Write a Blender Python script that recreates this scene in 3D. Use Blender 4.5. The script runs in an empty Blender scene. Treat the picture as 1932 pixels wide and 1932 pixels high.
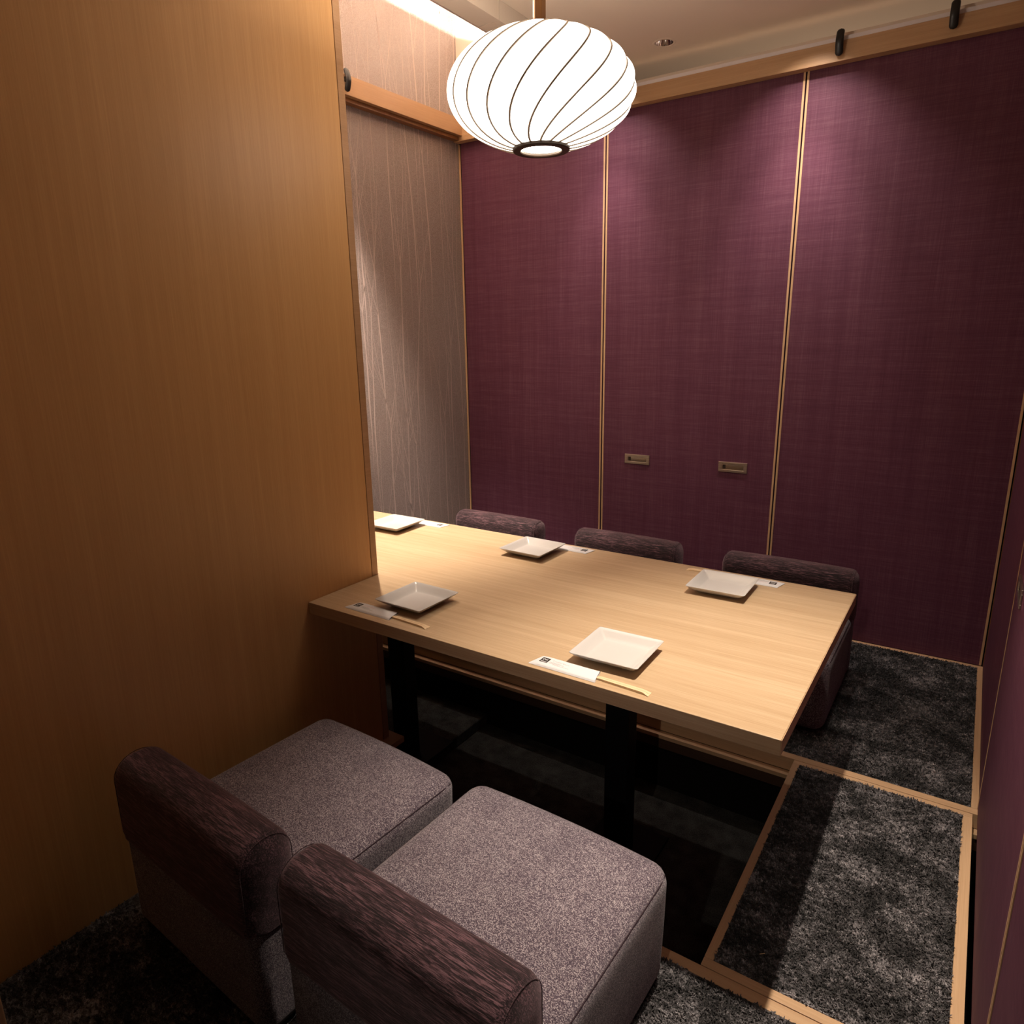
import bpy, bmesh, math, random
import numpy as np
from mathutils import Vector, Matrix
PI = math.pi
random.seed(7); rng = np.random.default_rng(7)
S = bpy.context.scene
COL = S.collection

# ------------------------------------------------------------------ camera
cam_d = bpy.data.cameras.new('camera'); cam = bpy.data.objects.new('camera', cam_d); COL.objects.link(cam)
cam_d.sensor_fit = 'HORIZONTAL'; cam_d.sensor_width = 36.0
cam_d.lens = 36.0 * 1304.22 / 1932.0
cam_d.clip_start = 0.02
# columns = world axes in the camera's (right, down, forward) frame, solved from the vanishing points
Rw = np.array([[0.82997413, 0.55755182, -0.01670081],
               [0.12502278, -0.2151213, -0.96855156],
               [-0.54361039, 0.80178476, -0.24825179]])
right, down, fwd = Rw[0], Rw[1], Rw[2]
cam.matrix_world = Matrix(((right[0], -down[0], -fwd[0], 0.0), (right[1], -down[1], -fwd[1], 0.0),
                           (right[2], -down[2], -fwd[2], 1.317), (0, 0, 0, 1)))
S.camera = cam

# ------------------------------------------------------------------ world, exposure
W = bpy.data.worlds.new('world'); S.world = W; W.use_nodes = True
W.node_tree.nodes['Background'].inputs[0].default_value = (1.0, 0.72, 0.5, 1)
W.node_tree.nodes['Background'].inputs[1].default_value = 0.02
S.view_settings.view_transform = 'Standard'; S.view_settings.look = 'None'
S.view_settings.exposure = 0.0; S.view_settings.gamma = 1.0; S.view_settings.use_curve_mapping = False

CEIL = 2.455
def lamp_spot(name, loc, target, power, color, angle, blend, radius=0.02, parent=None):
    d = bpy.data.lights.new(name, 'SPOT'); d.energy = power; d.color = color
    d.spot_size = math.radians(angle); d.spot_blend = blend; d.shadow_soft_size = radius
    o = bpy.data.objects.new(name, d); COL.objects.link(o)
    o.location = loc; v = Vector(target) - Vector(loc)
    o.rotation_euler = v.to_track_quat('-Z', 'Y').to_euler(); return o
WARM = (1.0, 0.85, 0.70)
# spots (their recessed fixtures are built with the ceiling)
DOWN = [(-0.33, 1.51), (-2.12, 2.02), (-0.68, 2.86), (-1.50, 2.86), (-1.25, 3.005)]
lamp_spot('spot_table', (-0.33, 1.51, CEIL - .015), (-0.32, 1.30, 0), 250, WARM, 58, 1.0, .018)
lamp_spot('spot_neighbour', (-2.12, 2.02, CEIL + .2), (-2.12, 2.02, 0), 420, WARM, 60, 0.8, .02)
lamp_spot('spot_wall_a', (-0.68, 2.86, CEIL - .01), (-0.70, 3.09, 1.3), 27, (1, .86, .76), 102, 1.0, .012)
lamp_spot('spot_wall_a_beam', (-0.68, 2.86, CEIL - .012), (-0.72, 3.137, 1.25), 40, (1, .86, .76), 52, 1.0, .012)
lamp_spot('spot_wall_b', (-1.50, 2.86, CEIL - .01), (-1.56, 3.09, 1.3), 18, (1, .86, .76), 102, 1.0, .012)
lamp_spot('spot_wall_b_beam', (-1.50, 2.86, CEIL - .012), (-1.56, 3.137, 1.25), 30, (1, .86, .76), 50, 1.0, .012)
ul = bpy.data.lights.new('ceiling_fill', 'AREA'); ul.shape = 'DISK'; ul.size = .05; ul.energy = 8; ul.color = WARM  # added fill above the closed lantern cap, brightens the ceiling
up = bpy.data.objects.new('ceiling_fill', ul); COL.objects.link(up); up.location = (-1.062, 1.71, 2.047); up.rotation_euler = (PI, 0, 0)
nl = bpy.data.lights.new('far_ceiling_fill', 'POINT'); nl.energy = 12; nl.color = (1, .72, .52); nl.shadow_soft_size = .15  # unseen fill added behind the back wall to light the ceiling over the rail
nlo = bpy.data.objects.new('far_ceiling_fill', nl); COL.objects.link(nlo); nlo.location = (-.7, 4.1, 1.9)
lamp_spot('spot_corridor', (0.0, -2.2, 2.35), (-0.30, 1.3, 0.5), 60, WARM, 31, 0.9, .03)

# ------------------------------------------------------------------ helpers
def tag(o, label=None, cat=None, group=None, kind=None):
    if label: o['label'] = label
    if cat: o['category'] = cat
    if group: o['group'] = group
    if kind: o['kind'] = kind
    return o
def empty(name, loc=(0, 0, 0), rz=0.0, **k):
    o = bpy.data.objects.new(name, None); COL.objects.link(o); o.location = loc; o.rotation_euler = (0, 0, rz)
    o.empty_display_size = .05
    return tag(o, **k)
def mk(name, verts, faces, mat, parent=None, smooth=False, **k):
    me = bpy.data.meshes.new(name); me.from_pydata([tuple(map(float, v)) for v in verts], [], [tuple(f) for f in faces])
    if smooth:
        for p in me.polygons: p.use_smooth = True
    me.materials.append(mat)
    o = bpy.data.objects.new(name, me); COL.objects.link(o)
    if parent: o.parent = parent
    return tag(o, **k)
def from_bm(name, bm, mat, parent=None, smooth=False, **k):
    me = bpy.data.meshes.new(name); bmesh.ops.recalc_face_normals(bm, faces=bm.faces); bm.to_mesh(me); bm.free()
    if smooth:
        for p in me.polygons: p.use_smooth = True
    me.materials.append(mat)
    o = bpy.data.objects.new(name, me); COL.objects.link(o)
    if parent: o.parent = parent
    return tag(o, **k)
def add_box(bm, x0, x1, y0, y1, z0, z1, bev=0.0, seg=2):
    r = bmesh.ops.create_cube(bm, size=1.0)
    for v in r['verts']:
        v.co = Vector(((x0 + x1) / 2 + v.co.x * (x1 - x0), (y0 + y1) / 2 + v.co.y * (y1 - y0), (z0 + z1) / 2 + v.co.z * (z1 - z0)))
    if bev:
        es = list({e for v in r['verts'] for e in v.link_edges})
        bmesh.ops.bevel(bm, geom=es, offset=bev, segments=seg, affect='EDGES', profile=.5)
def box(name, x0, x1, y0, y1, z0, z1, mat, parent=None, bev=0.0, seg=2, **k):
    bm = bmesh.new(); add_box(bm, x0, x1, y0, y1, z0, z1, bev, seg)
    return from_bm(name, bm, mat, parent, **k)
def prism(name, poly, z0, z1, mat, parent=None, bev=0.0, **k):
    bm = bmesh.new(); vs = [bm.verts.new((x, y, z0)) for x, y in poly]; f = bm.faces.new(vs)
    e = bmesh.ops.extrude_face_region(bm, geom=[f])
    for g in e['geom']:
        if isinstance(g, bmesh.types.BMVert): g.co.z = z1
    if bev: bmesh.ops.bevel(bm, geom=list(bm.edges), offset=bev, segments=2, affect='EDGES', profile=.5)
    return from_bm(name, bm, mat, parent, **k)
def tube_data(pts, r, n=6, closed=False):
    pts = [Vector(p) for p in pts]; V = []; F = []; m = len(pts)
    for i, p in enumerate(pts):
        a = pts[(i - 1) % m] if (closed or i) else p; b = pts[(i + 1) % m] if (closed or i < m - 1) else p
        t = (b - a).normalized(); u = t.cross(Vector((0, 0, 1)))
        if u.length < 1e-3: u = t.cross(Vector((1, 0, 0)))
        u.normalize(); w = t.cross(u)
        for j in range(n):
            q = 2 * PI * j / n; V.append(p + r * (math.cos(q) * u + math.sin(q) * w))
    for i in range(m if closed else m - 1):
        i2 = (i + 1) % m
        for j in range(n):
            j2 = (j + 1) % n; F.append((i * n + j, i * n + j2, i2 * n + j2, i2 * n + j))
    if not closed: F.append(tuple(range(n))[::-1]); F.append(tuple((m - 1) * n + j for j in range(n)))
    return V, F
def tube(name, pts, r, mat, parent=None, n=6, closed=False, **k):
    V, F = tube_data(pts, r, n, closed); return mk(name, V, F, mat, parent, smooth=True, **k)
def lathe_data(prof, n=48):
    V = []; F = []
    for r, z in prof:
        for j in range(n):
            a = 2 * PI * j / n; V.append((r * math.cos(a), r * math.sin(a), z))
    for i in range(len(prof) - 1):
        for j in range(n):
            j2 = (j + 1) % n; F.append((i * n + j, i * n + j2, (i + 1) * n + j2, (i + 1) * n + j))
    return V, F
def softbox(x0, x1, y0, y1, z0, z1, r, fn=None, mid=7):
    """box with rounded edges on a grid; r = radius or (rx, ry, rz); fn displaces the points"""
    rr = (r, r, r) if not isinstance(r, tuple) else r
    def ax(a, b, q):
        e = [0, .12, .3, .55, .8, 1]
        l = [a + q * t for t in e]; h = [b - q * t for t in e[::-1]]
        m = [a + q + (b - a - 2 * q) * i / (mid + 1) for i in range(1, mid + 1)]
        return l + m + h
    A = [ax(x0, x1, rr[0]), ax(y0, y1, rr[1]), ax(z0, z1, rr[2])]
    lo = (x0, y0, z0); hi = (x1, y1, z1); idx = {}; V = []; F = []
    def mp(p):
        d = []; q = []
        for i in range(3):
            c = min(max(p[i], lo[i] + rr[i]), hi[i] - rr[i]); q.append(c); d.append((p[i] - c) / rr[i])
        L = max(abs(t) for t in d)
        if L > 0:
            n = math.sqrt(sum(t * t for t in d))
            s = L / n
            d = [t * s for t in d]
        o = Vector([q[i] + d[i] * rr[i] for i in range(3)])
        return fn(o) if fn else o
    def vid(i, j, k):
        if (i, j, k) not in idx:
            idx[(i, j, k)] = len(V); V.append(mp((A[0][i], A[1][j], A[2][k])))
        return idx[(i, j, k)]
    n = [len(a) for a in A]
    for k, s in ((0, 1), (n[2] - 1, 0)):
        for i in range(n[0] - 1):
            for j in range(n[1] - 1):
                f = [vid(i, j, k), vid(i + 1, j, k), vid(i + 1, j + 1, k), vid(i, j + 1, k)]; F.append(f[::-1] if s else f)
    for j, s in ((0, 0), (n[1] - 1, 1)):
        for i in range(n[0] - 1):
            for k in range(n[2] - 1):
                f = [vid(i, j, k), vid(i + 1, j, k), vid(i + 1, j, k + 1), vid(i, j, k + 1)]; F.append(f[::-1] if s else f)
    for i, s in ((0, 1), (n[0] - 1, 0)):
        for j in range(n[1] - 1):
            for k in range(n[2] - 1):
                f = [vid(i, j, k), vid(i, j + 1, k), vid(i, j + 1, k + 1), vid(i, j, k + 1)]; F.append(f[::-1] if s else f)
    return V, F, mp
def copy_tree(o, parent=None):
    c = o.copy(); COL.objects.link(c)
    if parent: c.parent = parent
    for ch in list(o.children): copy_tree(ch, c)
    return c

# ------------------------------------------------------------------ materials
class NT:
    def __init__(s, name):
        s.m = bpy.data.materials.new(name); s.m.use_nodes = True; s.t = s.m.node_tree; s.b = s.t.nodes['Principled BSDF']
        s.tc = s.t.nodes.new('ShaderNodeTexCoord')
    def n(s, typ, **k):
        x = s.t.nodes.new(typ)
        for a, v in k.items(): setattr(x, a, v)
        return x
    def l(s, a, b): s.t.links.new(a, b)
    def map(s, sc, loc=(0, 0, 0)):
        m = s.n('ShaderNodeMapping'); m.inputs['Scale'].default_value = sc; m.inputs['Location'].default_value = loc
        s.l(s.tc.outputs['Object'], m.inputs['Vector']); return m.outputs[0]
    def noise(s, vec, sc=1.0, det=3, rough=.5, dist=0):
        x = s.n('ShaderNodeTexNoise'); x.inputs['Scale'].default_value = sc; x.inputs['Detail'].default_value = det
        x.inputs['Roughness'].default_value = rough; x.inputs['Distortion'].default_value = dist
        s.l(vec, x.inputs['Vector']); return x.outputs['Fac']
    def ramp(s, fac, stops):
        r = s.n('ShaderNodeValToRGB'); e = r.color_ramp.elements
        while len(e) < len(stops): e.new(.5)
        for el, (p, c) in zip(e, stops): el.position = p; el.color = (*c, 1)
        s.l(fac, r.inputs[0]); return r.outputs[0]
    def mixf(s, a, b, f=.5, op='MIX'):
        x = s.n('ShaderNodeMix', data_type='FLOAT'); x.inputs[0].default_value = f
        s.l(a, x.inputs[2]); s.l(b, x.inputs[3]); return x.outputs[0]
    def mixc(s, a, b, f=.5, blend='MIX'):
        x = s.n('ShaderNodeMix', data_type='RGBA', blend_type=blend)
        if isinstance(f, float): x.inputs[0].default_value = f
        else: s.l(f, x.inputs[0])
        for i, v in ((6, a), (7, b)):
            if isinstance(v, tuple): x.inputs[i].default_value = (*v, 1)
            else: s.l(v, x.inputs[i])
        return x.outputs[2]
    def bump(s, h, st, dist=.001):
        b = s.n('ShaderNodeBump'); b.inputs['Strength'].default_value = st; b.inputs['Distance'].default_value = dist
        s.l(h, b.inputs['Height']); s.l(b.outputs[0], s.b.inputs['Normal'])
    def col(s, c):
        if isinstance(c, tuple): s.b.inputs['Base Color'].default_value = (*c, 1)
        else: s.l(c, s.b.inputs['Base Color'])
    def set(s, rough=.5, spec=.5, metal=0., sheen=0.):
        s.b.inputs['Roughness'].default_value = rough; s.b.inputs['Specular IOR Level'].default_value = spec
        s.b.inputs['Metallic'].default_value = metal; s.b.inputs['Sheen Weight'].default_value = sheen
        return s.m
def plain(name, c, rough=.5, spec=.5, metal=0.):
    x = NT(name); x.col(c); return x.set(rough, spec, metal)
def wood(name, axis, ca, cb, rough=.4, fine=1.0, spec=.4):
    """straight grained veneer; axis = grain direction 0/1/2"""
    x = NT(name)
    def sc(a, b): v = [b] * 3; v[axis] = a; return tuple(v)
    n1 = x.noise(x.map(sc(1.2 * fine, 60 * fine)), 1, 4, .6, .3)
    n2 = x.noise(x.map(sc(6 * fine, 420 * fine)), 1, 3, .7)
    n3 = x.noise(x.map(sc(.5, 7)), 1, 2, .5)
    f = x.mixf(x.mixf(n1, n2, .55), n3, .2)
    x.col(x.ramp(f, [(.34, cb), (.52, tuple((a + b) / 2 for a, b in zip(ca, cb))), (.66, ca)]))
    x.bump(n2, .12, .0006)
    return x.set(rough, spec)
M = {}
M['table'] = wood('table_oak', 0, (.61, .46, .30), (.40, .265, .145), .36, 1.0)
M['table_end'] = wood('table_oak_edge', 1, (.60, .42, .25), (.45, .285, .15), .4)
M['partition'] = wood('partition_veneer', 2, (.66, .38, .155), (.54, .29, .108), .42, .8)
M['woodx'] = wood('light_wood_along_x', 0, (.66, .44, .26), (.50, .31, .17), .45)
M['woody'] = wood('light_wood_along_y', 1, (.66, .44, .26), (.50, .31, .17), .45)
M['woodz'] = wood('light_wood_along_z', 2, (.68, .46, .27), (.54, .34, .18), .45)
M['railx'] = wood('rail_wood_along_x', 0, (.56, .36, .20), (.42, .25, .125), .4)
M['raily'] = wood('rail_wood_along_y', 1, (.48, .29, .155), (.37, .205, .10), .4)
M['ledgeshade'] = wood('ledge_board_shaded', 0, (.085, .042, .024), (.05, .025, .014), .6)  # ledge wood with the shadow under the ledge put into its colour
M['rod'] = wood('rod_wood', 2, (.30, .14, .05), (.20, .08, .022), .4)
M['plaster'] = plain('ceiling_paint', (.84, .73, .61), .9, .2)
M['plaster2'] = plain('bulkhead_paint', (.70, .60, .50), .9, .2)
M['white_metal'] = plain('pale_metal_track', (.75, .70, .70), .45, .5)
M['black'] = plain('black_powder_coat', (.005, .005, .006), .5, .15)
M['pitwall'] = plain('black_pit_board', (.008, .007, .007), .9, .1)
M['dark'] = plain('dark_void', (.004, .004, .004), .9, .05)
M['hook'] = plain('black_rubber_hook', (.010, .010, .010), .38, .45)
M['ring'] = plain('dark_brown_ring', (.045, .028, .018), .45, .4)
M['wire'] = plain('rib_wire', (.42, .35, .28), .7, .1)
M['chrome'] = plain('downlight_reflector', (.75, .70, .68), .12, .5, 1.0)
M['ceramic'] = plain('white_ceramic', (.56, .54, .52), .10, .5)
M['paper'] = plain('white_paper', (.66, .65, .66), .8, .2)
M['ink'] = plain('black_ink', (.03, .026, .024), .7, .2)
M['greyink'] = plain('grey_ink', (.36, .35, .34), .8, .2)
M['pinkink'] = plain('pink_ink', (.72, .50, .50), .8, .2)
M['stick'] = wood('chopstick_wood', 0, (.78, .60, .38), (.70, .50, .29), .5, 2.0)
x = NT('brushed_nickel'); n = x.noise(x.map((6, 6, 700)), 1, 2); x.col(x.ramp(n, [(.3, (.42, .37, .31)), (.7, (.56, .50, .43))])); x.bump(n, .1, .0003); M['nickel'] = x.set(.32, .5, 1.0)
x = NT('polished_nickel'); x.col((.60, .54, .46)); M['nickel2'] = x.set(.12, .5, 1.0)

def purple(name, h):
    """woven purple wall cloth; h = horizontal axis of the panel"""
    x = NT(name)
    a = [420, 420, 420]; a[h] = 9; hz = x.noise(x.map(tuple(a)), 1, 4, .75)
    a = [480, 480, 5]; vt = x.noise(x.map(tuple(a)), 1, 4, .75)
    a = [9, 9, 60]; a[h] = 2.2; bz = x.noise(x.map(tuple(a)), 1, 3, .6)
    a = [26, 26, .8]; bv = x.noise(x.map(tuple(a), (3, 1, 0)), 1, 2, .6)
    f = x.mixf(x.mixf(hz, vt, .5), x.mixf(bz, bv, .5), .27)
    x.col(x.ramp(f, [(.34, (.075, .019, .042)), (.5, (.118, .038, .068)), (.66, (.185, .082, .112))]))
    x.bump(x.mixf(hz, vt, .5), .25, .0007)
    return x.set(.6, .25, 0, 0)
M['purple_x'] = purple('purple_cloth_back', 0); M['purple_y'] = purple('purple_cloth_side', 1)

x = NT('wallpaper'); g = x.noise(x.map((420, 420, 420)), 1, 2, .8); g2 = x.noise(x.map((40, 40, 40)), 1, 2)
x.col(x.ramp(g, [(.36, (.20, .155, .14)), (.5, (.27, .215, .20)), (.60, (.38, .32, .30))])); x.bump(g, .35, .0008); M['wallpaper'] = x.set(.42, .5)
x = NT('wallpaper_ink'); x.col((.50, .40, .37)); M['wpink'] = x.set(.85, .1)

def tweed(name, c0, c1, c2):
    x = NT(name)
    v = x.n('ShaderNodeTexVoronoi'); v.inputs['Scale'].default_value = 1.0; x.l(x.map((760, 860, 800)), v.inputs['Vector'])
    sep = x.n('ShaderNodeSeparateColor'); x.l(v.outputs['Color'], sep.inputs[0])
    n = x.noise(x.map((16, 16, 16)), 1, 3); st = x.noise(x.map((18, 500, 60)), 1, 3, .7)
    f = x.mixf(x.mixf(sep.outputs[0], st, .35), n, .15)
    x.col(x.ramp(f, [(.34, c0), (.56, c1), (.70, c2)]))
    x.bump(x.mixf(v.outputs['Distance'], sep.outputs[1], .4), .6, .0014)
    return x.set(.85, .25, 0, .25)
M['tweed'] = tweed('seat_tweed', (.060, .042, .062), (.135, .100, .128), (.47, .41, .43))
x = NT('chenille')
s1 = x.noise(x.map((26, 430, 390)), 1, 4, .75, .35); s2 = x.noise(x.map((5, 40, 50)), 1, 3, .6, .4)
f = x.mixf(s1, s2, .22); x.col(x.ramp(f, [(.44, (.005, .002, .003)), (.51, (.030, .013, .018)), (.60, (.21, .11, .13))])); x.bump(f, .8, .003); M['chenille'] = x.set(.75, .3, 0, .35); x.b.inputs['Sheen Tint'].default_value = (1, .72, .78, 1)
M['piping'] = plain('seam_cord', (.045, .028, .036), .8, .2)

x = NT('carpet_pile')
a = x.noise(x.map((60, 90, 40)), 1, 4, .7, .8); b = x.noise(x.map((9, 11, 5)), 1, 3, .5, .5); c = x.noise(x.map((500, 500, 200)), 1, 1)
f = x.mixf(x.mixf(a, b, .38), c, .18)
x.col(x.ramp(f, [(.40, (.010, .0095, .010)), (.48, (.040, .038, .038)), (.54, (.13, .122, .128)), (.62, (.40, .375, .385))])); M['carpet'] = x.set(.9, .25, 0, .1)
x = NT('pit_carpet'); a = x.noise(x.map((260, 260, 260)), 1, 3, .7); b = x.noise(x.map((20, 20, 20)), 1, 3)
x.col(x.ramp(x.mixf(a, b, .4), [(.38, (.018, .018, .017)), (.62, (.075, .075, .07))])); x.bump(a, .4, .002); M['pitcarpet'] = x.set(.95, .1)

x = NT('lantern_cloth'); x.col((.9, .86, .8)); x.b.inputs['Emission Color'].default_value = (1.0, .88, .76, 1); x.b.inputs['Emission Strength'].default_value = 3.5
M['shade'] = x.set(.8, .1)
x = NT('lantern_diffuser'); x.col((.9, .86, .8)); x.b.inputs['Emission Color'].default_value = (1.0, .88, .72, 1); x.b.inputs['Emission Strength'].default_value = 16
M['diffuser'] = x.set(.8, .1)
x = NT('led_strip'); x.col((.9, .9, .9)); x.b.inputs['Emission Color'].default_value = (1.0, .80, .62, 1); x.b.inputs['Emission Strength'].default_value = 20
M['led'] = x.set(.8, .1)
x = NT('lamp_glass'); x.col((.9, .86, .8)); x.b.inputs['Emission Color'].default_value = (1.0, .80, .6, 1); x.b.inputs['Emission Strength'].default_value = 3
M['bulb'] = x.set(.3, .3)

# ------------------------------------------------------------------ setting: left, middle and back walls
XP0, XP1, YP = -1.668, -1.578, 1.535          # middle partition
XL, XR, YB = -2.420, .138, 3.137
wn = box('wall_near', XP0, XP1, -.45, YP - .027, -.02, 2.39, M['partition'], kind='structure', bev=.001, label='tall oak veneer partition on the left, standing over the table')
box('edge_trim', XP0, XP1 + .0006, YP - .0255, YP, -.04, 2.39, M['raily'], wn, bev=.0015, label='narrow edge strip of the partition end')
box('lower_panel', XP0 + .004, XP1 - .002, 1.18, YP - .027, -.04, -.0205, M['partition'], wn)
box('cross_sill', XP0 - .01, -1.535, 1.205, YP + .03, -.062, -.041, M['woody'], wn, bev=.001)
wl = box('wall_left', XL - .1, XL, -.4, YB + .1, -.2, 3.10, M['wallpaper'], kind='structure')
# printed trees: thin raised ribbons on the wallpaper
def branch_print():
    V = []; F = []
    def seg(y0, z0, y1, z1, w0, w1):
        dy, dz = y1 - y0, z1 - z0; L = math.hypot(dy, dz) or 1; py, pz = -dz / L, dy / L; b = len(V)
        for (y, z, w) in ((y0, z0, w0), (y1, z1, w1)):
            V.append((XL + .0004, y - py * w, z - pz * w)); V.append((XL + .0004, y + py * w, z + pz * w))
        F.append((b, b + 1, b + 3, b + 2))
    def grow(y, z, ang, L, w, dep):
        n = max(3, int(L / .05)); s_ = L / n; a = ang; bend = random.uniform(-.01, .01); wend = w * (.6 if dep == 0 else .15); dw = (w - wend) / n
        for i in range(n):
            a += random.uniform(-.015, .015) + bend - a * .05
            y2 = y + math.sin(a) * s_; z2 = z + math.cos(a) * s_; w2 = w - dw
            if z2 > 3.05 or y2 > YB - .01: return
            seg(y, z, y2, z2, w, w2); y, z, w = y2, z2, w2
            if dep < 3 and i > 1 and random.random() < (.25, .30, .22)[dep]:
                sd = random.choice((-1, 1)); grow(y, z, a + sd * random.uniform(.2, .42), L * random.uniform(.45, .9), w * .55, dep + 1)
        if dep < 2:
            for sd in (-1, 1): grow(y, z, a + sd * random.uniform(.14, .27), L * random.uniform(.7, 1.1), w * .9, dep + 1)
    for tier in range(5):
        z0 = -.35 + tier * .66
        y = 1.40
        while y < 3.12:
            big = random.random() < .4
            yy, zz, w0 = y + random.uniform(-.02, .02), z0 + random.uniform(-.1, .22), random.uniform(.0030, .0042) if big else random.uniform(.0012, .002)
            seg(yy, zz - .38, yy + .004, zz - .16, .0003, w0 * .55); seg(yy + .004, zz - .16, yy, zz, w0 * .55, w0)
            grow(yy, zz, random.uniform(-.07, .07), random.uniform(.3, .6), w0, 0 if big else 1)
            y += random.uniform(.035, .085)
    return V, F
V, F = branch_print(); mk('branch_print', V, F, M['wpink'], wl, kind='stuff')

wb = box('wall_back', XL, XR + .06, YB + .038, YB + .10, -.02, 2.385, M['dark'], kind='structure')
box('upper_infill', XL, XR + .06, YB - .004, YB + .038, 2.315, 2.384, M['plaster2'], wb)
box('track', XL, XR + .05, 3.098, YB - .005, 2.3475, 2.362, M['white_metal'], wb)
rail = box('trim_1', XL, XR + .05, 3.092, YB - .001, 2.280, 2.347, M['railx'], kind='structure', bev=.001, label='wooden head rail along the top of the purple sliding doors')
lb = box('trim_2', XL + .0008, -2.362, .2, 3.09, 2.301, 2.378, M['raily'], kind='structure', bev=.001, label='wooden rail across the patterned wallpaper')
box('lower_track', XL + .0008, -2.385, .2, 3.09, 2.284, 2.3005, M['rod'], lb)

# sliding doors
def pull(parent, u, z, on='back'):
    """recessed finger pull, local x across, y out of the door"""
    w, h, d = .130, .047, .005
    root = parent
    bm = bmesh.new()
    # bezel = frame of 4 bars around the recess
    iw, ih = .098, .024
    def put(x0, x1, z0, z1, d0=0, d1=d, b=.0012): add_box(bm, x0, x1, -d1, -d0, z0, z1, b, 2)
    put(-w / 2, w / 2, ih / 2, h / 2); put(-w / 2, w / 2, -h / 2, -ih / 2)
    put(-w / 2, -iw / 2, -ih / 2 - .001, ih / 2 + .001); put(iw / 2, w / 2, -ih / 2 - .001, ih / 2 + .001)
    o = from_bm('pull_handle', bm, M['nickel'], parent, label='brushed metal finger pull')
    bm = bmesh.new(); add_box(bm, -iw / 2, iw / 2, -.0008, 0, -ih / 2, ih / 2)
    c = from_bm('recess_plate', bm, M['nickel2'], o)
    c2 = box('latch', -iw / 2 + .003, -iw / 2 + .016, -.0028, -.0008, -.009, .009, M['ring'], o, bev=.001)
    return o
def back_door(n, xa, xb, pulls=(), label=None):
    d = box('door_%d' % n, xa, xb, YB, YB + .034, .001, 2.29, M['purple_x'], kind='structure', label=label)
    for (a, b) in ((xa + .0005, xa + .0085), (xb - .0085, xb - .0005))[(1 if n == 1 else 0):]:
        box('edge_strip', a, b, YB - .0025, YB - .0001, .002, 2.289, M['woodz'], d, bev=.0006)
    for u, z in pulls:
        o = pull(d, u, z); o.location = (u, YB, z)
    return d
back_door(1, XL + .011, -1.5735, label='purple cloth sliding door nearest the patterned wallpaper')
back_door(2, -1.5675, -.7195, ((-1.375, .712), (-.905, .714)), label='purple cloth sliding door with two metal finger pulls')
back_door(3, -.7145, XR - .006, label='wide purple cloth sliding door on the right of the back wall')
box('trim_3', XL, XL + .0105, YB - .002, YB + .03, .001, 2.28, M['dark'], kind='structure')
box('corner_strip', XL + .003, XL + .009, YB - .010, YB - .0021, .001, 2.275, M['woodz'], bpy.data.objects['trim_3'])
def side_door(n, ya, yb, x, strips, label, z0=.001, hp=None):
    d = box('door_%d' % n, x, x + .03, ya, yb, z0, 2.39, M['purple_y'], kind='structure', label=label)
    for (a, b, m) in strips: box('edge_strip', x - .0018, x - .0001, a, b, z0 + .001, 2.389, M[m], d, bev=.0004)
    if hp:
        o = pull(d, 0, 0); o.location = (x, hp[0], hp[1]); o.rotation_euler = (0, 0, -PI / 2)
    return d
side_door(4, 2.116, YB + .03, XR, ((YB - .008, YB - .0005, 'rod'),), 'purple sliding door on the right wall beside the far corner')
side_door(5, 1.142, 2.112, XR - .003, ((2.1095, 2.1118, 'woodz'), (1.1422, 1.150, 'woodz')), 'purple sliding door on the right wall with a metal pull', hp=(1.945, .708))
side_door(6, .12, 1.138, XR - .003, ((1.130, 1.1378, 'woodz'),), 'purple sliding door panel at the lower right, nearest the viewer')

# ------------------------------------------------------------------ ceiling
bm = bmesh.new()
def loop(pts):
    vs = [bm.verts.new((a, b, CEIL)) for a, b in pts]
    return [bm.edges.new((vs[i], vs[(i + 1) % len(vs)])) for i in range(len(vs))]
es = loop([(XP1, -2.8), (1.2, -2.8), (1.2, 4.4), (XP1, 4.4)])
HR = .036
holes = [d for d in DOWN if d[0] > XP1]
for hx, hy in holes: es += loop([(hx + HR * math.cos(-2 * PI * i / 32), hy + HR * math.sin(-2 * PI * i / 32)) for i in range(32)])
bmesh.ops.triangle_fill(bm, use_beauty=True, edges=es)
ceil = from_bm('ceiling', bm, M['plaster'], kind='structure')
box('upper_ceiling', XL - .1, XP0, -2.8, 4.4, 3.10, 3.14, M['plaster'], ceil)
beam = box('trim_4', XP0, XP1, -2.8, 2.300, 2.391, 2.4545, M['plaster2'], kind='structure', label='painted bulkhead above the wooden partition')
box('bulkhead_end', XP0, XP1, 2.3025, YB, 2.391, 2.4545, M['plaster2'], beam)
box('bulkhead_upper', XP0, XP1 - .002, -2.8, YB, 2.456, 3.099, M['plaster2'], beam)
box('joint_cover', XP0 + .004, XP1 - .004, 2.299, 2.3045, 2.394, 2.4545, M['ring'], beam)
bx = box('wall_back_upper', XL, XP0, YB - .001, YB + .03, 2.386, 3.099, M['plaster2'], wb); bx.name = 'upper_wall'
box('bounce_wall', -2.6, 1.3, 4.4, 4.44, 0, CEIL, M['plaster2'], wb)  # unseen wall added to bounce the fill light onto the ceiling
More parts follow.
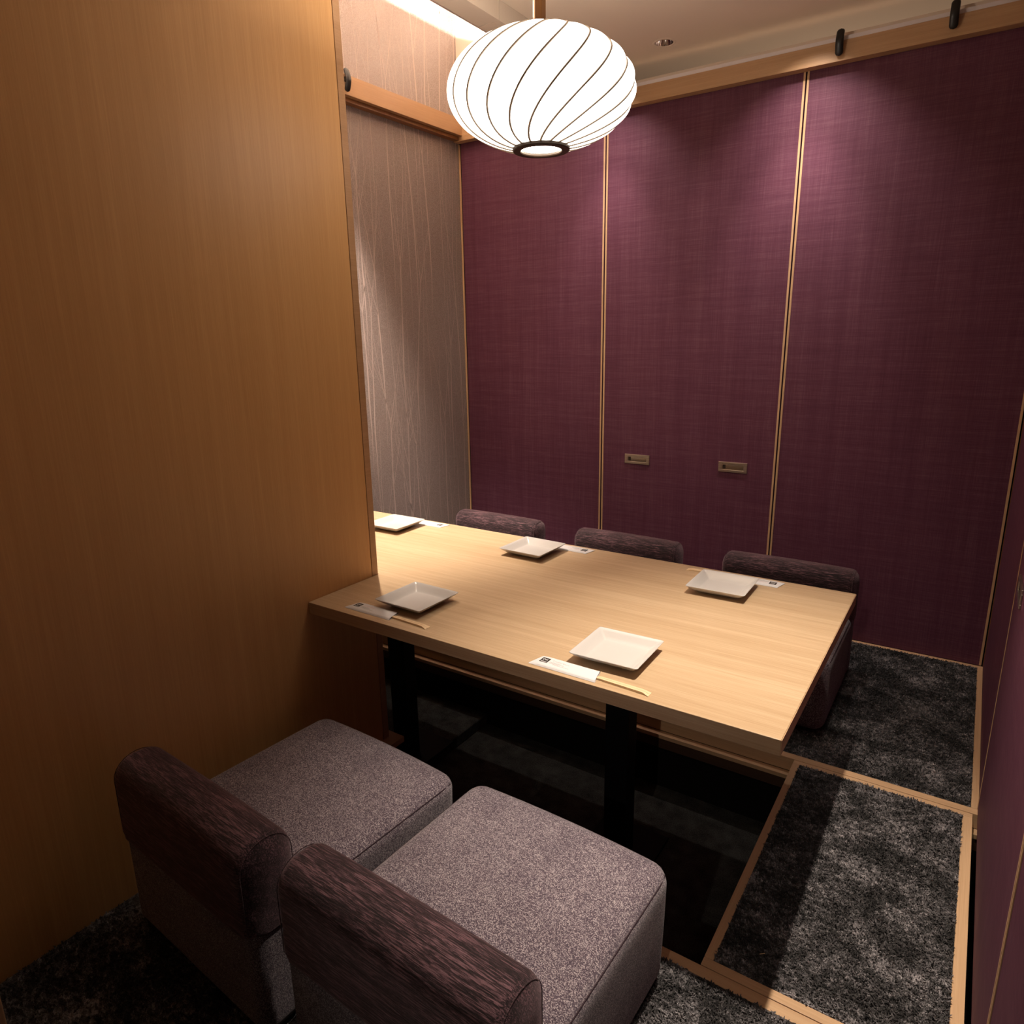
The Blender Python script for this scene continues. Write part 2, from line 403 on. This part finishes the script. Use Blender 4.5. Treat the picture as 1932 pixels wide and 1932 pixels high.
# cove light: LED strip in a tray on the bulkhead's left face, washing the wallpaper above a sharp line
la = bpy.data.lights.new('cove_lamp', 'AREA'); la.shape = 'RECTANGLE'; la.size = 3.1; la.size_y = .004; la.energy = 140; la.color = (1.0, .86, .76)
lo_ = bpy.data.objects.new('cove_lamp', la); COL.objects.link(lo_); lo_.location = (XP0 - .045, 1.55, 2.5215)
zl = Vector((.94, 0, -.34)).normalized(); xl = Vector((0, 1, 0)); yl = zl.cross(xl)
lo_.rotation_euler = Matrix((xl, yl, zl)).transposed().to_euler()
cv = empty('cove_light', (XP0 - .045, 1.3, 2.50), label='hidden warm light strip washing the top of the patterned wallpaper', cat='light')
box('tray', -.120, .0445, -1.3, 1.82, -.006, .0, M['white_metal'], cv)
box('tray_lip', -.1245, -.1203, -1.3, 1.82, -.006, .064, M['white_metal'], cv)
box('light_strip', -.008, .008, -1.3, 1.80, .010, .020, M['led'], cv)

# recessed downlights
def downlight(x_, y_, z_, label):
    t = empty('downlight', (x_, y_, z_), label=label, cat='downlight', group='recessed ceiling downlights')
    V, F = lathe_data([(.0352, .002), (.0352, -.0012), (.0455, -.0008), (.0465, .0), ], 40); mk('trim_ring', V, F, M['plaster'], t, smooth=True)
    V, F = lathe_data([(.0349, -.0005), (.0335, .010), (.029, .026), (.021, .044), (.012, .052)], 40); mk('reflector', V, F, M['chrome'], t, smooth=True)
    V, F = lathe_data([(.0001, .020), (.006, .0205), (.009, .026), (.009, .0485), (.0001, .049)], 20); mk('bulb', V, F, M['bulb'], t, smooth=True)
    return t
for (hx, hy), lab in zip(holes, ('recessed downlight in the ceiling above the right end of the table', 'recessed downlight close to the right part of the back wall',
                                '', '')):
    pass
LB = {(-0.33, 1.51): 'recessed downlight in the ceiling above the right end of the table', (-0.68, 2.86): 'recessed downlight above the wide purple door',
      (-1.50, 2.86): 'recessed downlight hidden behind the paper lantern', (-1.25, 3.005): 'small round recessed downlight with a chrome reflector, right of the paper lantern'}
for h in holes:
    if h in LB: downlight(h[0], h[1], CEIL, LB[h])
for h in holes:
    if h not in LB: mk('hole_cover', [(h[0] - .05, h[1] - .05, CEIL + .01), (h[0] + .05, h[1] - .05, CEIL + .01), (h[0] + .05, h[1] + .05, CEIL + .01), (h[0] - .05, h[1] + .05, CEIL + .01)], [(0, 1, 2, 3)], M['plaster'], ceil)

# ------------------------------------------------------------------ floor, pit, borders
YS0, YS1 = 1.180, 1.207       # near border strip
YF0, YF1 = 2.086, 2.113       # far border strip
fl = box('floor', -1.576, .30, -.5, YS0 - .0005, -.10, -.006, M['dark'], kind='structure')
box('far_slab', XL, XR + .03, YF1 + .0005, YB + .03, -.10, -.006, M['dark'], fl)
box('border_strip', -1.576, XR + .03, YS0, YS1, -.03, 0, M['woodx'], fl, bev=.001)
box('border_strip', XL, XR + .03, YF0, YF1, -.045, 0, M['woodx'], fl, bev=.001)
box('border_strip', XL + .002, XR - .0005, YB - .026, YB - .003, -.03, 0, M['woodx'], fl, bev=.001)
box('border_strip', .119, XR - .0005, YF1 + .0005, YB - .0265, -.03, 0, M['woody'], fl, bev=.001)
box('ledge', XL, XR + .03, 2.058, YF0 - .0005, -.060, -.0455, M['woodx'], fl, bev=.001)
box('ledge_board', XL, XR + .03, 2.061, YF0 - .0005, -.098, -.0605, M['ledgeshade'], fl)
box('ledge', -1.53, XR + .03, YS0 + .001, YS1 + .024, -.105, -.0455, M['woodx'], fl, bev=.001)
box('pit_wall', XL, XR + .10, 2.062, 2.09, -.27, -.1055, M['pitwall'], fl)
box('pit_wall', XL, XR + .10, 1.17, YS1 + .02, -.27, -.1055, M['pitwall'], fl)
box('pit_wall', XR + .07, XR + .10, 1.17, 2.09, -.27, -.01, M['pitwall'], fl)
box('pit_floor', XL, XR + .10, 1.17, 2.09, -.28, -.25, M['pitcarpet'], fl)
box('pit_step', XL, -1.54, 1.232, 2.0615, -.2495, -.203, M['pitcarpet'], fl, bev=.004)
post = box('trim_5', -1.5, -1.2565, .2, .28, 0, 2.39, M['woodz'], kind='structure', bev=.002, label='light wooden post at the lower left corner of the view')


def pile(name, x0, x1, y0, y1, z, parent, dens, h=.0075, lean=.9, over=.004):
    """loose cut pile: bent tapered blades, denser clumps, a ragged outline"""
    area = (x1 - x0) * (y1 - y0); n = int(area * dens)
    cx = rng.uniform(x0 + .001, x1 - .001, n); cy = rng.uniform(y0 + .001, y1 - .001, n)
    k = .5 + .5 * np.sin(cx * 210 + 3 * np.sin(cy * 90)) * np.sin(cy * 170 + 3 * np.sin(cx * 75))
    L = h * rng.uniform(.65, 1.25, n) * (.7 + .5 * k)
    ang = rng.uniform(0, 2 * np.pi, n); ln = rng.uniform(.3, lean, n)
    dx = np.cos(ang) * L * ln; dy = np.sin(ang) * L * ln; hz = L * np.sqrt(1 - (ln * .85) ** 2)
    w = rng.uniform(.0009, .0017, n); px, py = -np.sin(ang) * w, np.cos(ang) * w
    # keep tips from leaving the panel by more than the overhang
    tx = np.clip(cx + dx, x0 - over, x1 + over); ty = np.clip(cy + dy, y0 - over, y1 + over)
    mx, my = (cx * .62 + tx * .38), (cy * .62 + ty * .38)
    V = np.empty((n, 6, 3), np.float32)
    V[:, 0] = np.stack([cx - px, cy - py, np.full(n, z)], 1); V[:, 1] = np.stack([cx + px, cy + py, np.full(n, z)], 1)
    V[:, 2] = np.stack([mx - px * 1.2, my - py * 1.2, z + hz * .7], 1); V[:, 3] = np.stack([mx + px * 1.2, my + py * 1.2, z + hz * .7], 1)
    V[:, 4] = np.stack([tx - px * .5, ty - py * .5, z + hz], 1); V[:, 5] = np.stack([tx + px * .5, ty + py * .5, z + hz], 1)
    b = (np.arange(n) * 6)[:, None]
    Fq = np.concatenate([b + np.array([[0, 1, 3, 2]]), b + np.array([[2, 3, 5, 4]])], 1).reshape(-1, 4).astype(np.int32)
    me = bpy.data.meshes.new(name); me.vertices.add(n * 6); me.vertices.foreach_set('co', V.ravel())
    me.loops.add(Fq.size); me.loops.foreach_set('vertex_index', Fq.ravel())
    me.polygons.add(len(Fq)); me.polygons.foreach_set('loop_start', np.arange(0, Fq.size, 4, dtype=np.int32))
    me.update(calc_edges=True); me.validate(); me.materials.append(M['carpet'])
    o = bpy.data.objects.new(name, me); COL.objects.link(o); o.parent = parent; o['kind'] = 'stuff'
    return o
def carpet(parent, x0, x1, y0, y1, z, dens, nm='carpet'):
    c = box(nm, x0, x1, y0, y1, z - .004, z, M['carpet'], parent)
    return pile('carpet_pile', x0, x1, y0, y1, z - .001, parent, dens)
box('carpet', -1.576, .133, -.5, YS0 - .001, -.006, -.001, M['carpet'], fl)
box('carpet', XL, .118, YF1 + .001, YB - .0265, -.006, -.001, M['carpet'], fl)
pile('carpet_pile', -.95, .132, .55, YS0 - .0015, -.002, fl, 110000)
pile('carpet_pile', -1.575, -.4, .12, .62, -.002, fl, 60000)
pile('carpet_pile', -.45, .118, YF1 + .0015, YB - .027, -.002, fl, 110000)
pile('carpet_pile', -2.4, -.45, YF1 + .0015, YB - .027, -.002, fl, 12000)

# removable carpeted cover over the right end of the pit
pc = empty('pit_cover', (-.113, 1.65, -.045), label='carpeted lid with a light wood frame over the right end of the sunken pit', cat='floor cover')
cx0, cx1, cy0, cy1 = -.350, .124, 1.210, 2.0845
def L(o): o.location = (.113, -1.65, .045); return o
L(box('frame_rail', cx0, cx1, cy0, cy0 + .023, -.045, -.001, M['woodx'], pc, bev=.001))
L(box('frame_rail', cx0, cx1, cy1 - .018, cy1, -.045, -.001, M['woodx'], pc, bev=.001))
L(box('frame_rail', cx0, cx0 + .020, cy0 + .0235, cy1 - .0185, -.045, -.001, M['woody'], pc, bev=.001))
L(box('frame_rail', cx1 - .024, cx1, cy0 + .0235, cy1 - .0185, -.045, -.001, M['woody'], pc, bev=.001))
L(box('carpet_panel', cx0 + .0205, cx1 - .0245, cy0 + .024, cy1 - .019, -.030, -.002, M['carpet'], pc))
L(pile('carpet_pile', cx0 + .0205, cx1 - .0245, cy0 + .024, cy1 - .019, -.003, pc, 125000))

# ------------------------------------------------------------------ table
tt = empty('table', (-1.1, 1.69, -.25), label='long low oak table running past the wooden partition over the floor pit', cat='table')
poly = [(XL + .003, 1.245), (XP0 - .002, 1.245), (XP0 - .002, YP + .002), (XP1 + .002, YP + .002), (XP1 + .002, 1.245), (-.235, 1.245), (-.235, 2.143), (XL + .003, 2.143)]
TT = (1.1, -1.69, .25)
o = prism('tabletop', poly, .527, .562, M['table'], tt, bev=.0012); o.location = TT
o = box('edge_band', -.2351, -.2338, 1.2465, 2.1415, .5285, .5605, M['table_end'], tt); o.location = TT
for lx in (-1.632, -.762):
    o = box('leg', lx - .037, lx + .037, 1.645, 1.71, (-.195 if lx < -1.5 else -.240), .520, M['black'], tt, bev=.006, seg=3); o.location = TT
    o = box('mounting_plate', lx - .1, lx + .1, 1.60, 1.76, .5205, .5268, M['black'], tt); o.location = TT
    z = -.2028 if lx < -1.5 else -.2498
    o = box('base_plate', lx - .11, lx + .11, 1.54, 1.82, z, z + .009, M['black'], tt, bev=.002); o.location = TT

# ------------------------------------------------------------------ chairs: local frame, back at y=0, front at y=.575, facing +y
WCH = .51
def make_chair():
    root = empty('floor_chair')
    h = WCH / 2
    def seat_fn(p):
        u = p.x / h; v = (p.y - .34) / .24; t = max(0, min(1, p.z / .27))
        crown = .012 * max(0, 1 - u * u) * max(0, 1 - v * v) * (t ** 6)
        front = .010 * max(0, 1 - u * u) * max(0, (p.y - .5) / .075) * t
        flare = 1 + .006 * math.sin(PI * t)
        return Vector((p.x * (.985 + .015 * t) * flare, p.y + front - .012 * (1 - t) * max(0, (p.y - .4) / .175), p.z + crown))
    V, F, mp = softbox(-h, h, .095, .575, .004, .272, (.042, .042, .034), seat_fn, 9)
    seat = mk('seat', V, F, M['tweed'], root, smooth=True)
    pts = []; q = .006
    X0, X1, Y0, Y1, Z = -h, h, .115, .575, .272 - .015
    def around(n=14):
        P = []
        c = .02
        for i in range(n): P.append((X0 + c + (X1 - X0 - 2 * c) * i / (n - 1), Y1))
        for a in (0.35, .7): P.append((X1 - c + c * math.sin(a * PI / 2), Y1 - c + c * math.cos(a * PI / 2)))
        for i in range(n): P.append((X1, Y1 - c - (Y1 - Y0 - c) * i / (n - 1)))
        P2 = [(-a, b) for a, b in P[n:]][::-1]
        return P2 + P
    for a, b in around(): 
        v = mp((a, b, Z)); pts.append(v)
    V, F = tube_data(pts, .0016, 5); mk('seam', V, F, M['piping'], seat, smooth=True)
    V, F, _ = softbox(-h + .003, h - .003, .004, .100, .004, .41, (.022, .030, .03), None, 7)
    back = mk('backrest', V, F, M['tweed'], root, smooth=True)
    def cov_fn(p):
        u = p.x / h
        return Vector((p.x, p.y + .004 * math.sin(p.z * 40) * 0, p.z + .004 * (1 - u * u) * max(0, (p.z - .3) / .13)))
    V, F, mp2 = softbox(-h - .002, h + .002, -.004, .112, .238, .432, (.032, .050, .050), cov_fn, 9)
    # open underside look: keep the cap square at the bottom
    V2 = []
    for v in V:
        if v.z < .30:
            t = (.30 - v.z) / .062
            x_ = v.x; y_ = v.y
            V2.append(Vector((x_, y_, v.z)))
        else: V2.append(v)
    cov = mk('back_cover', V2, F, M['chenille'], root, smooth=True, label='darker streaked plum cover over the top of the backrest')
    # square the lower rim so the cover ends in a clean hem
    me = cov.data
    for v in me.vertices:
        if v.co.z < .289:
            # push outwards to the full outline
            x_ = v.co.x; y_ = v.co.y
            ex = (h + .002) - .016; ey0, ey1 = .012, .096
            if abs(x_) > h - .034 or y_ < .044 or y_ > .064:
                cxx = max(-(h - .030), min(h - .030, x_)); cyy = max(.026, min(.082, y_))
                d = Vector((x_ - cxx, y_ - cyy))
                if d.length > 1e-5:
                    d.normalize(); v.co.x = cxx + d.x * .030; v.co.y = cyy + d.y * .030
    for s in (-1, 1):
        pts = []
        for a in range(0, 13):
            t = a / 12 * PI
            pts.append(mp2((s * (h - .012), .054 - .058 * math.cos(t), .432 if 0 < a < 12 else .30)) if False else Vector((s * (h - .014), .054 - .0545 * math.cos(t), .380 + .0495 * math.sin(t))))
        pts = [Vector((pts[0].x, pts[0].y, .25))] + pts + [Vector((pts[-1].x, pts[-1].y, .25))]
        V, F = tube_data(pts, .0009, 5); mk('seam', V, F, M['chenille'], cov, smooth=True)
    return root
ch = make_chair()
GN, GF = 'low upholstered chairs around the sunken table', 'low upholstered chairs around the sunken table'
CH = [(-.674, .590, -.031, 'low grey-purple chair nearest the viewer, standing beside the near right corner of the table'),
      (-1.237, .592, -.05, 'low grey-purple chair in front of the wooden partition, its seat against the panel'),
      (-.555, 2.826, PI, 'low plum-backed chair on the far side, at the right end of the table'),
      (-1.252, 2.826, PI, 'low plum-backed chair in the middle of the far side of the table'),
      (-1.962, 2.83, PI, 'low plum-backed chair on the far side nearest the patterned wallpaper')]
for i, (x_, y_, r_, lab) in enumerate(CH):
    o = ch if i == 0 else copy_tree(ch)
    o.location = (x_, y_, 0); o.rotation_euler = (0, 0, r_); tag(o, lab, 'chair', GN)

# ------------------------------------------------------------------ paper lantern
LC = Vector((-1.022, 1.67, 1.909)); LA, LBz = .2325, .134
lan = empty('pendant_lantern', (LC.x, LC.y, LC.z), label='glowing white oval pendant lantern with spiralling ribs hanging over the table', cat='lamp')
NR = 18; TW = math.radians(78); p0, p1 = math.radians(18.2), math.radians(162)
rib0 = math.radians(-60)
V = []; F = []; nu, nv = NR * 12, 56
for j in range(nv + 1):
    t = j / nv; pa = p0 + (p1 - p0) * t; r = LA * math.sin(pa); z = -LBz * math.cos(pa)
    for i in range(nu):
        th = 2 * PI * i / nu; k = abs(math.sin(th * NR / 2)); q = th + rib0 + TW * t
        s = 1 + .040 * (k ** .8) * math.sin(pa) - .012
        V.append((r * s * math.cos(q), r * s * math.sin(q), z * (1 + .02 * k * math.sin(pa))))
for j in range(nv):
    for i in range(nu):
        i2 = (i + 1) % nu; F.append((j * nu + i, j * nu + i2, (j + 1) * nu + i2, (j + 1) * nu + i))
mk('lamp_shade', V, F, M['shade'], lan, smooth=True)
for n_ in range(NR):
    pts = []
    for j in range(0, 29):
        t = j / 28; pa = p0 + (p1 - p0) * t; q = 2 * PI * n_ / NR + rib0 + TW * t; r = LA * math.sin(pa) * .994 + .0010
        pts.append((r * math.cos(q), r * math.sin(q), -LBz * math.cos(pa) * 1.003))
    tube('rib', pts, .0026, M['wire'], lan, 5)
zb = -LBz * math.cos(p0); rb = LA * math.sin(p0)
V_, F_ = lathe_data([(rb + .001, zb + .001), (rb + .001, zb - .006), (rb - .001, zb - .0085), (.054, zb - .0085), (.0525, zb - .006), (.0525, zb + .004)], 56)
mk('bottom_ring', V_, F_, M['ring'], lan, smooth=False)
V_, F_ = lathe_data([(.0001, zb - .001), (.0525, zb - .001)], 40); mk('diffuser', V_, F_, M['diffuser'], lan)
zt = -LBz * math.cos(p1)
V_, F_ = lathe_data([(.0001, zt + .004), (LA * math.sin(p1), zt + .003), (LA * math.sin(p1), zt - .004)], 40); mk('top_cap', V_, F_, M['ring'], lan)
box('rod', -.010, .010, -.010, .010, zt + .004, CEIL - LC.z - .012, M['rod'], lan, bev=.0015)
tube('cord', [(-.0155, -.006, zt + .004), (-.0155, -.006, (CEIL - LC.z) * .5), (-.0155, -.006, CEIL - LC.z - .01)], .0016, M['paper'], lan, 6)
V_, F_ = lathe_data([(.0001, CEIL - LC.z - .013), (.045, CEIL - LC.z - .013), (.05, CEIL - LC.z - .008), (.05, CEIL - LC.z - .0005)], 40); mk('canopy', V_, F_, M['paper'], lan)

# ------------------------------------------------------------------ coat hooks on the rails
def hook(x_, y_, z_, rz, lab, hh=.045):
    t = empty('coat_hook', (x_, y_, z_), rz, label=lab, cat='hook', group='black hooks clipped on the door rails')
    V = []; F = []; n = 20; m = 22
    for j in range(m + 1):
        s = -hh + 2 * hh * j / m
        e = max(0., 1 - max(0, (abs(s) - (hh - .013)) / .013) ** 2) ** .5
        w = .0135 * e + .0004; d = .0075 * e + .0003
        off = -.016 - .006 * math.cos(s / hh * PI * .9)
        for i in range(n):
            a = 2 * PI * i / n; V.append((w * math.copysign(abs(math.cos(a)) ** .8, math.cos(a)), off + d * math.sin(a), s))
    for j in range(m):
        for i in range(n):
            i2 = (i + 1) % n; F.append((j * n + i, j * n + i2, (j + 1) * n + i2, (j + 1) * n + i))
    F.append(tuple(range(n))[::-1]); F.append(tuple(m * n + i for i in range(n)))
    mk('grip', V, F, M['hook'], t, smooth=True)
    box('arm', -.008, .008, -.018, -.001, -.006, .012, M['hook'], t, bev=.002)
    return t
hook(-.596, 3.0905, 2.338, 0, 'black capsule-shaped hook on the rail just right of the door joint')
hook(-.2385, 3.0905, 2.345, 0, 'black capsule-shaped hook further right on the head rail, at the top edge of the view')
hook(-2.3605, 2.300, 2.352, PI / 2, 'black hook on the side rail, half hidden behind the wooden partition')

# ------------------------------------------------------------------ plates
def make_plate():
    t = empty('square_plate')
    def ring(hw, r, z, n=5):
        P = []
        for c, (sx, sy) in enumerate(((1, 1), (-1, 1), (-1, -1), (1, -1))):
            for i in range(n):
                a = (c + i / (n - 1)) * PI / 2; P.append((sx * (hw - r) + r * math.cos(a), sy * (hw - r) + r * math.sin(a), z))
            # slightly bowed side
        return P
    R_ = []
    prof = [(.0001, .0001, .0), (.050, .006, .0), (.053, .006, .0012), (.058, .007, .0035), (.070, .007, .0105), (.080, .007, .0185), (.0855, .0065, .0238), (.0868, .0060, .0252), (.0862, .0060, .0262),
            (.0845, .0058, .0258), (.078, .0058, .0205), (.068, .0058, .0128), (.062, .0055, .0080), (.058, .005, .0064), (.050, .004, .0060), (.0001, .0001, .0062)]
    V = []; F = []; m = 20
    for hw, r, z in prof: V += ring(hw, r, z)
    for j in range(len(prof) - 1):
        for i in range(m):
            i2 = (i + 1) % m; F.append((j * m + i, j * m + i2, (j + 1) * m + i2, (j + 1) * m + i))
    mk('dish', V, F, M['ceramic'], t, smooth=True)
    return t
def autosmooth(o, deg=40):
    pass
pl = make_plate()
TZ = .5622
PLT = [(-.6525, 1.402, 1.5, 'square white plate nearest the viewer, on the right half of the table', 'near'),
       (-1.290, 1.404, -1.0, 'square white plate beside the wooden partition at the near left of the table', 'near'),
       (-.577, 1.972, 1.0, 'square white plate at the far right of the table', 'far'),
       (-1.263, 1.990, -1.5, 'square white plate in the middle of the far edge of the table', 'far'),
       (-1.925, 1.988, 1.0, 'brightly lit square white plate half hidden behind the partition', 'far')]
for i, (x_, y_, a, lab, side) in enumerate(PLT):
    o = pl if i == 0 else copy_tree(pl)
    o.location = (x_, y_, TZ); o.rotation_euler = (0, 0, math.radians(a)); tag(o, lab, 'plate', 'square white plates on the table')

# ------------------------------------------------------------------ chopsticks in paper sleeves (local: sleeve from x=0 to .165, sticks come out at +x)
def text_mesh(name, s, size, mat, parent, loc, rot=0.0):
    cu = bpy.data.curves.new(name, 'FONT'); cu.body = s; cu.size = size; cu.align_x = 'CENTER'; cu.align_y = 'CENTER'; cu.extrude = .00012
    tmp = bpy.data.objects.new(name, cu); COL.objects.link(tmp)
    bpy.context.view_layer.update()
    me = bpy.data.meshes.new_from_object(tmp.evaluated_get(bpy.context.evaluated_depsgraph_get()))
    bpy.data.objects.remove(tmp); me.materials.clear(); me.materials.append(mat)
    o = bpy.data.objects.new(name, me); COL.objects.link(o); o.parent = parent; o.location = loc; o.rotation_euler = (0, 0, rot)
    return o
def make_sleeve():
    t = empty('chopstick_sleeve')
    V = []; F = []; n = 16; hw = .0255
    xs = [0, .004, .02, .06, .11, .15, .160, .165]
    for x_ in xs:
        pu = .0010 + .0032 * min(1, x_ / .010)
        for i in range(n + 1):
            v = -1 + 2 * i / n
            e = min(1., 1.5 * max(0, 1 - v * v) ** .5)
            sk = .006 * v * (1 if x_ < .08 else -1) * (1 if (x_ < .005 or x_ > .155) else .2)      # slanted ends
            V.append((x_ + sk, v * hw, .0006 + pu * e))
        for i in range(n, -1, -1):
            v = -1 + 2 * i / n
            sk = .006 * v * (1 if x_ < .08 else -1) * (1 if (x_ < .005 or x_ > .155) else .2)
            V.append((x_ + sk, v * hw, .0001))
    m = 2 * (n + 1)
    for j in range(len(xs) - 1):
        for i in range(m):
            i2 = (i + 1) % m; F.append((j * m + i, (j + 1) * m + i, (j + 1) * m + i2, j * m + i2))
    F.append(tuple(range(m)))
    b = mk('paper', V, F, M['paper'], t, smooth=False)
    z = .0051
    lo = box('logo_square', .014, .0345, -.0095, .0125, .0040, z, M['ink'], t, label='small black printed square logo')
    text_mesh('lettering', 'DK', .0105, M['paper'], lo, (.0243, .0035, z + .00015))
    bm = bmesh.new(); random.seed(3)
    for k in range(7): add_box(bm, .0165 + k * .0023, .0180 + k * .0023, -.0072, -.0048, z, z + .0002)
    from_bm('small_print', bm, M['paper'], lo)
    bm = bmesh.new()
    for r_, (yy, x1) in enumerate(((-.0010, .068), (-.0040, .078), (-.0070, .066), (-.0100, .094))):
        xx = .039 + (.012 if r_ == 3 else 0)
        while xx < x1:
            w_ = random.uniform(.0012, .0045); add_box(bm, xx, min(xx + w_, x1), yy, yy + .0011, .0046, .00495); xx += w_ + .0008
    from_bm('small_print', bm, M['greyink'], t, label='rows of tiny grey print')
    pts = []
    for i in range(90):
        u = i / 89; pts.append((.042 + .046 * u + .0022 * math.sin(u * 61), .0078 - .0022 * u + .0030 * math.sin(u * 43) * (1 - .4 * u), .0049))
    V, F = tube_data(pts, .00022, 4); mk('script_line', V, F, M['pinkink'], t, label='faint pink handwriting-style print')
    return t
def make_sticks():
    t = empty('chopsticks')
    for s in (-1, 1):
        V = []; F = []
        wk = 2.1
        st = [(.05, .0022, .0008, .0036), (.158, .0027, .0010, .0038), (.175, .0029, .0010, .0058), (.275, .0034, .0010, .0064), (.283, .0034, .0010, .0056), (.296, .0046, .0008, .0020)]
        for x_, w_, z0, z1 in st:
            g = .00025
            ya, yb = (g, w_ * wk + g) if s > 0 else (-w_ * wk - g, -g)
            V += [(x_, ya, z0), (x_, yb, z0), (x_, yb, z1 - .0007), (x_, yb - s * .0006 if s > 0 else yb, z1), (x_, ya, z1)]
        for j in range(len(st) - 1):
            for i in range(5):
                i2 = (i + 1) % 5; F.append((j * 5 + i, j * 5 + i2, (j + 1) * 5 + i2, (j + 1) * 5 + i))
        F.append((4, 3, 2, 1, 0)); F.append(tuple((len(st) - 1) * 5 + i for i in range(5)))
        mk('stick', V, F, M['stick'], t)
    return t
sl = make_sleeve(); st = make_sticks()
SL = [(-.808, 1.2845, -.8, 'white paper chopstick sleeve with a black logo, nearest the viewer', 'pale wooden chopsticks poking from the sleeve nearest the viewer'),
      (-1.447, 1.298, -.5, 'white paper chopstick sleeve beside the partition, in front of the near left plate', 'wooden chopsticks poking from the sleeve beside the partition'),
      (-.436, 2.098, 180, 'white paper chopstick sleeve behind the far right plate', 'wooden chopsticks showing left of the far right plate'),
      (-1.088, 2.098, 180, 'white paper chopstick sleeve at the far edge of the table, right of the middle plate', 'wooden chopsticks hidden behind the middle far plate'),
      (-1.757, 2.100, 180, 'brightly lit white paper sleeve beside the plate behind the partition', 'wooden chopsticks behind the plate next to the partition')]
for i, (x_, y_, a, la, lb_) in enumerate(SL):
    o = sl if i == 0 else copy_tree(sl); o.location = (x_, y_, TZ); o.rotation_euler = (0, 0, math.radians(a)); tag(o, la, 'chopstick sleeve', 'paper chopstick sleeves')
    k = st if i == 0 else copy_tree(st); k.location = (x_, y_, TZ - .0012); k.rotation_euler = (0, 0, math.radians(a - 2.2 if i < 2 else a))
    if i < 2: k.location.y += .003
    tag(k, lb_, 'chopsticks', 'chopsticks in their sleeves')
# a stray splinter on the carpeted cover
tag(box('wood_splinter', -.006, .006, -.0006, .0006, 0, .001, M['stick']), 'tiny wooden splinter on the carpeted lid', 'splinter')
o = bpy.data.objects['wood_splinter']; o.location = (-.245, 1.30, .006); o.rotation_euler = (0, 0, .7)
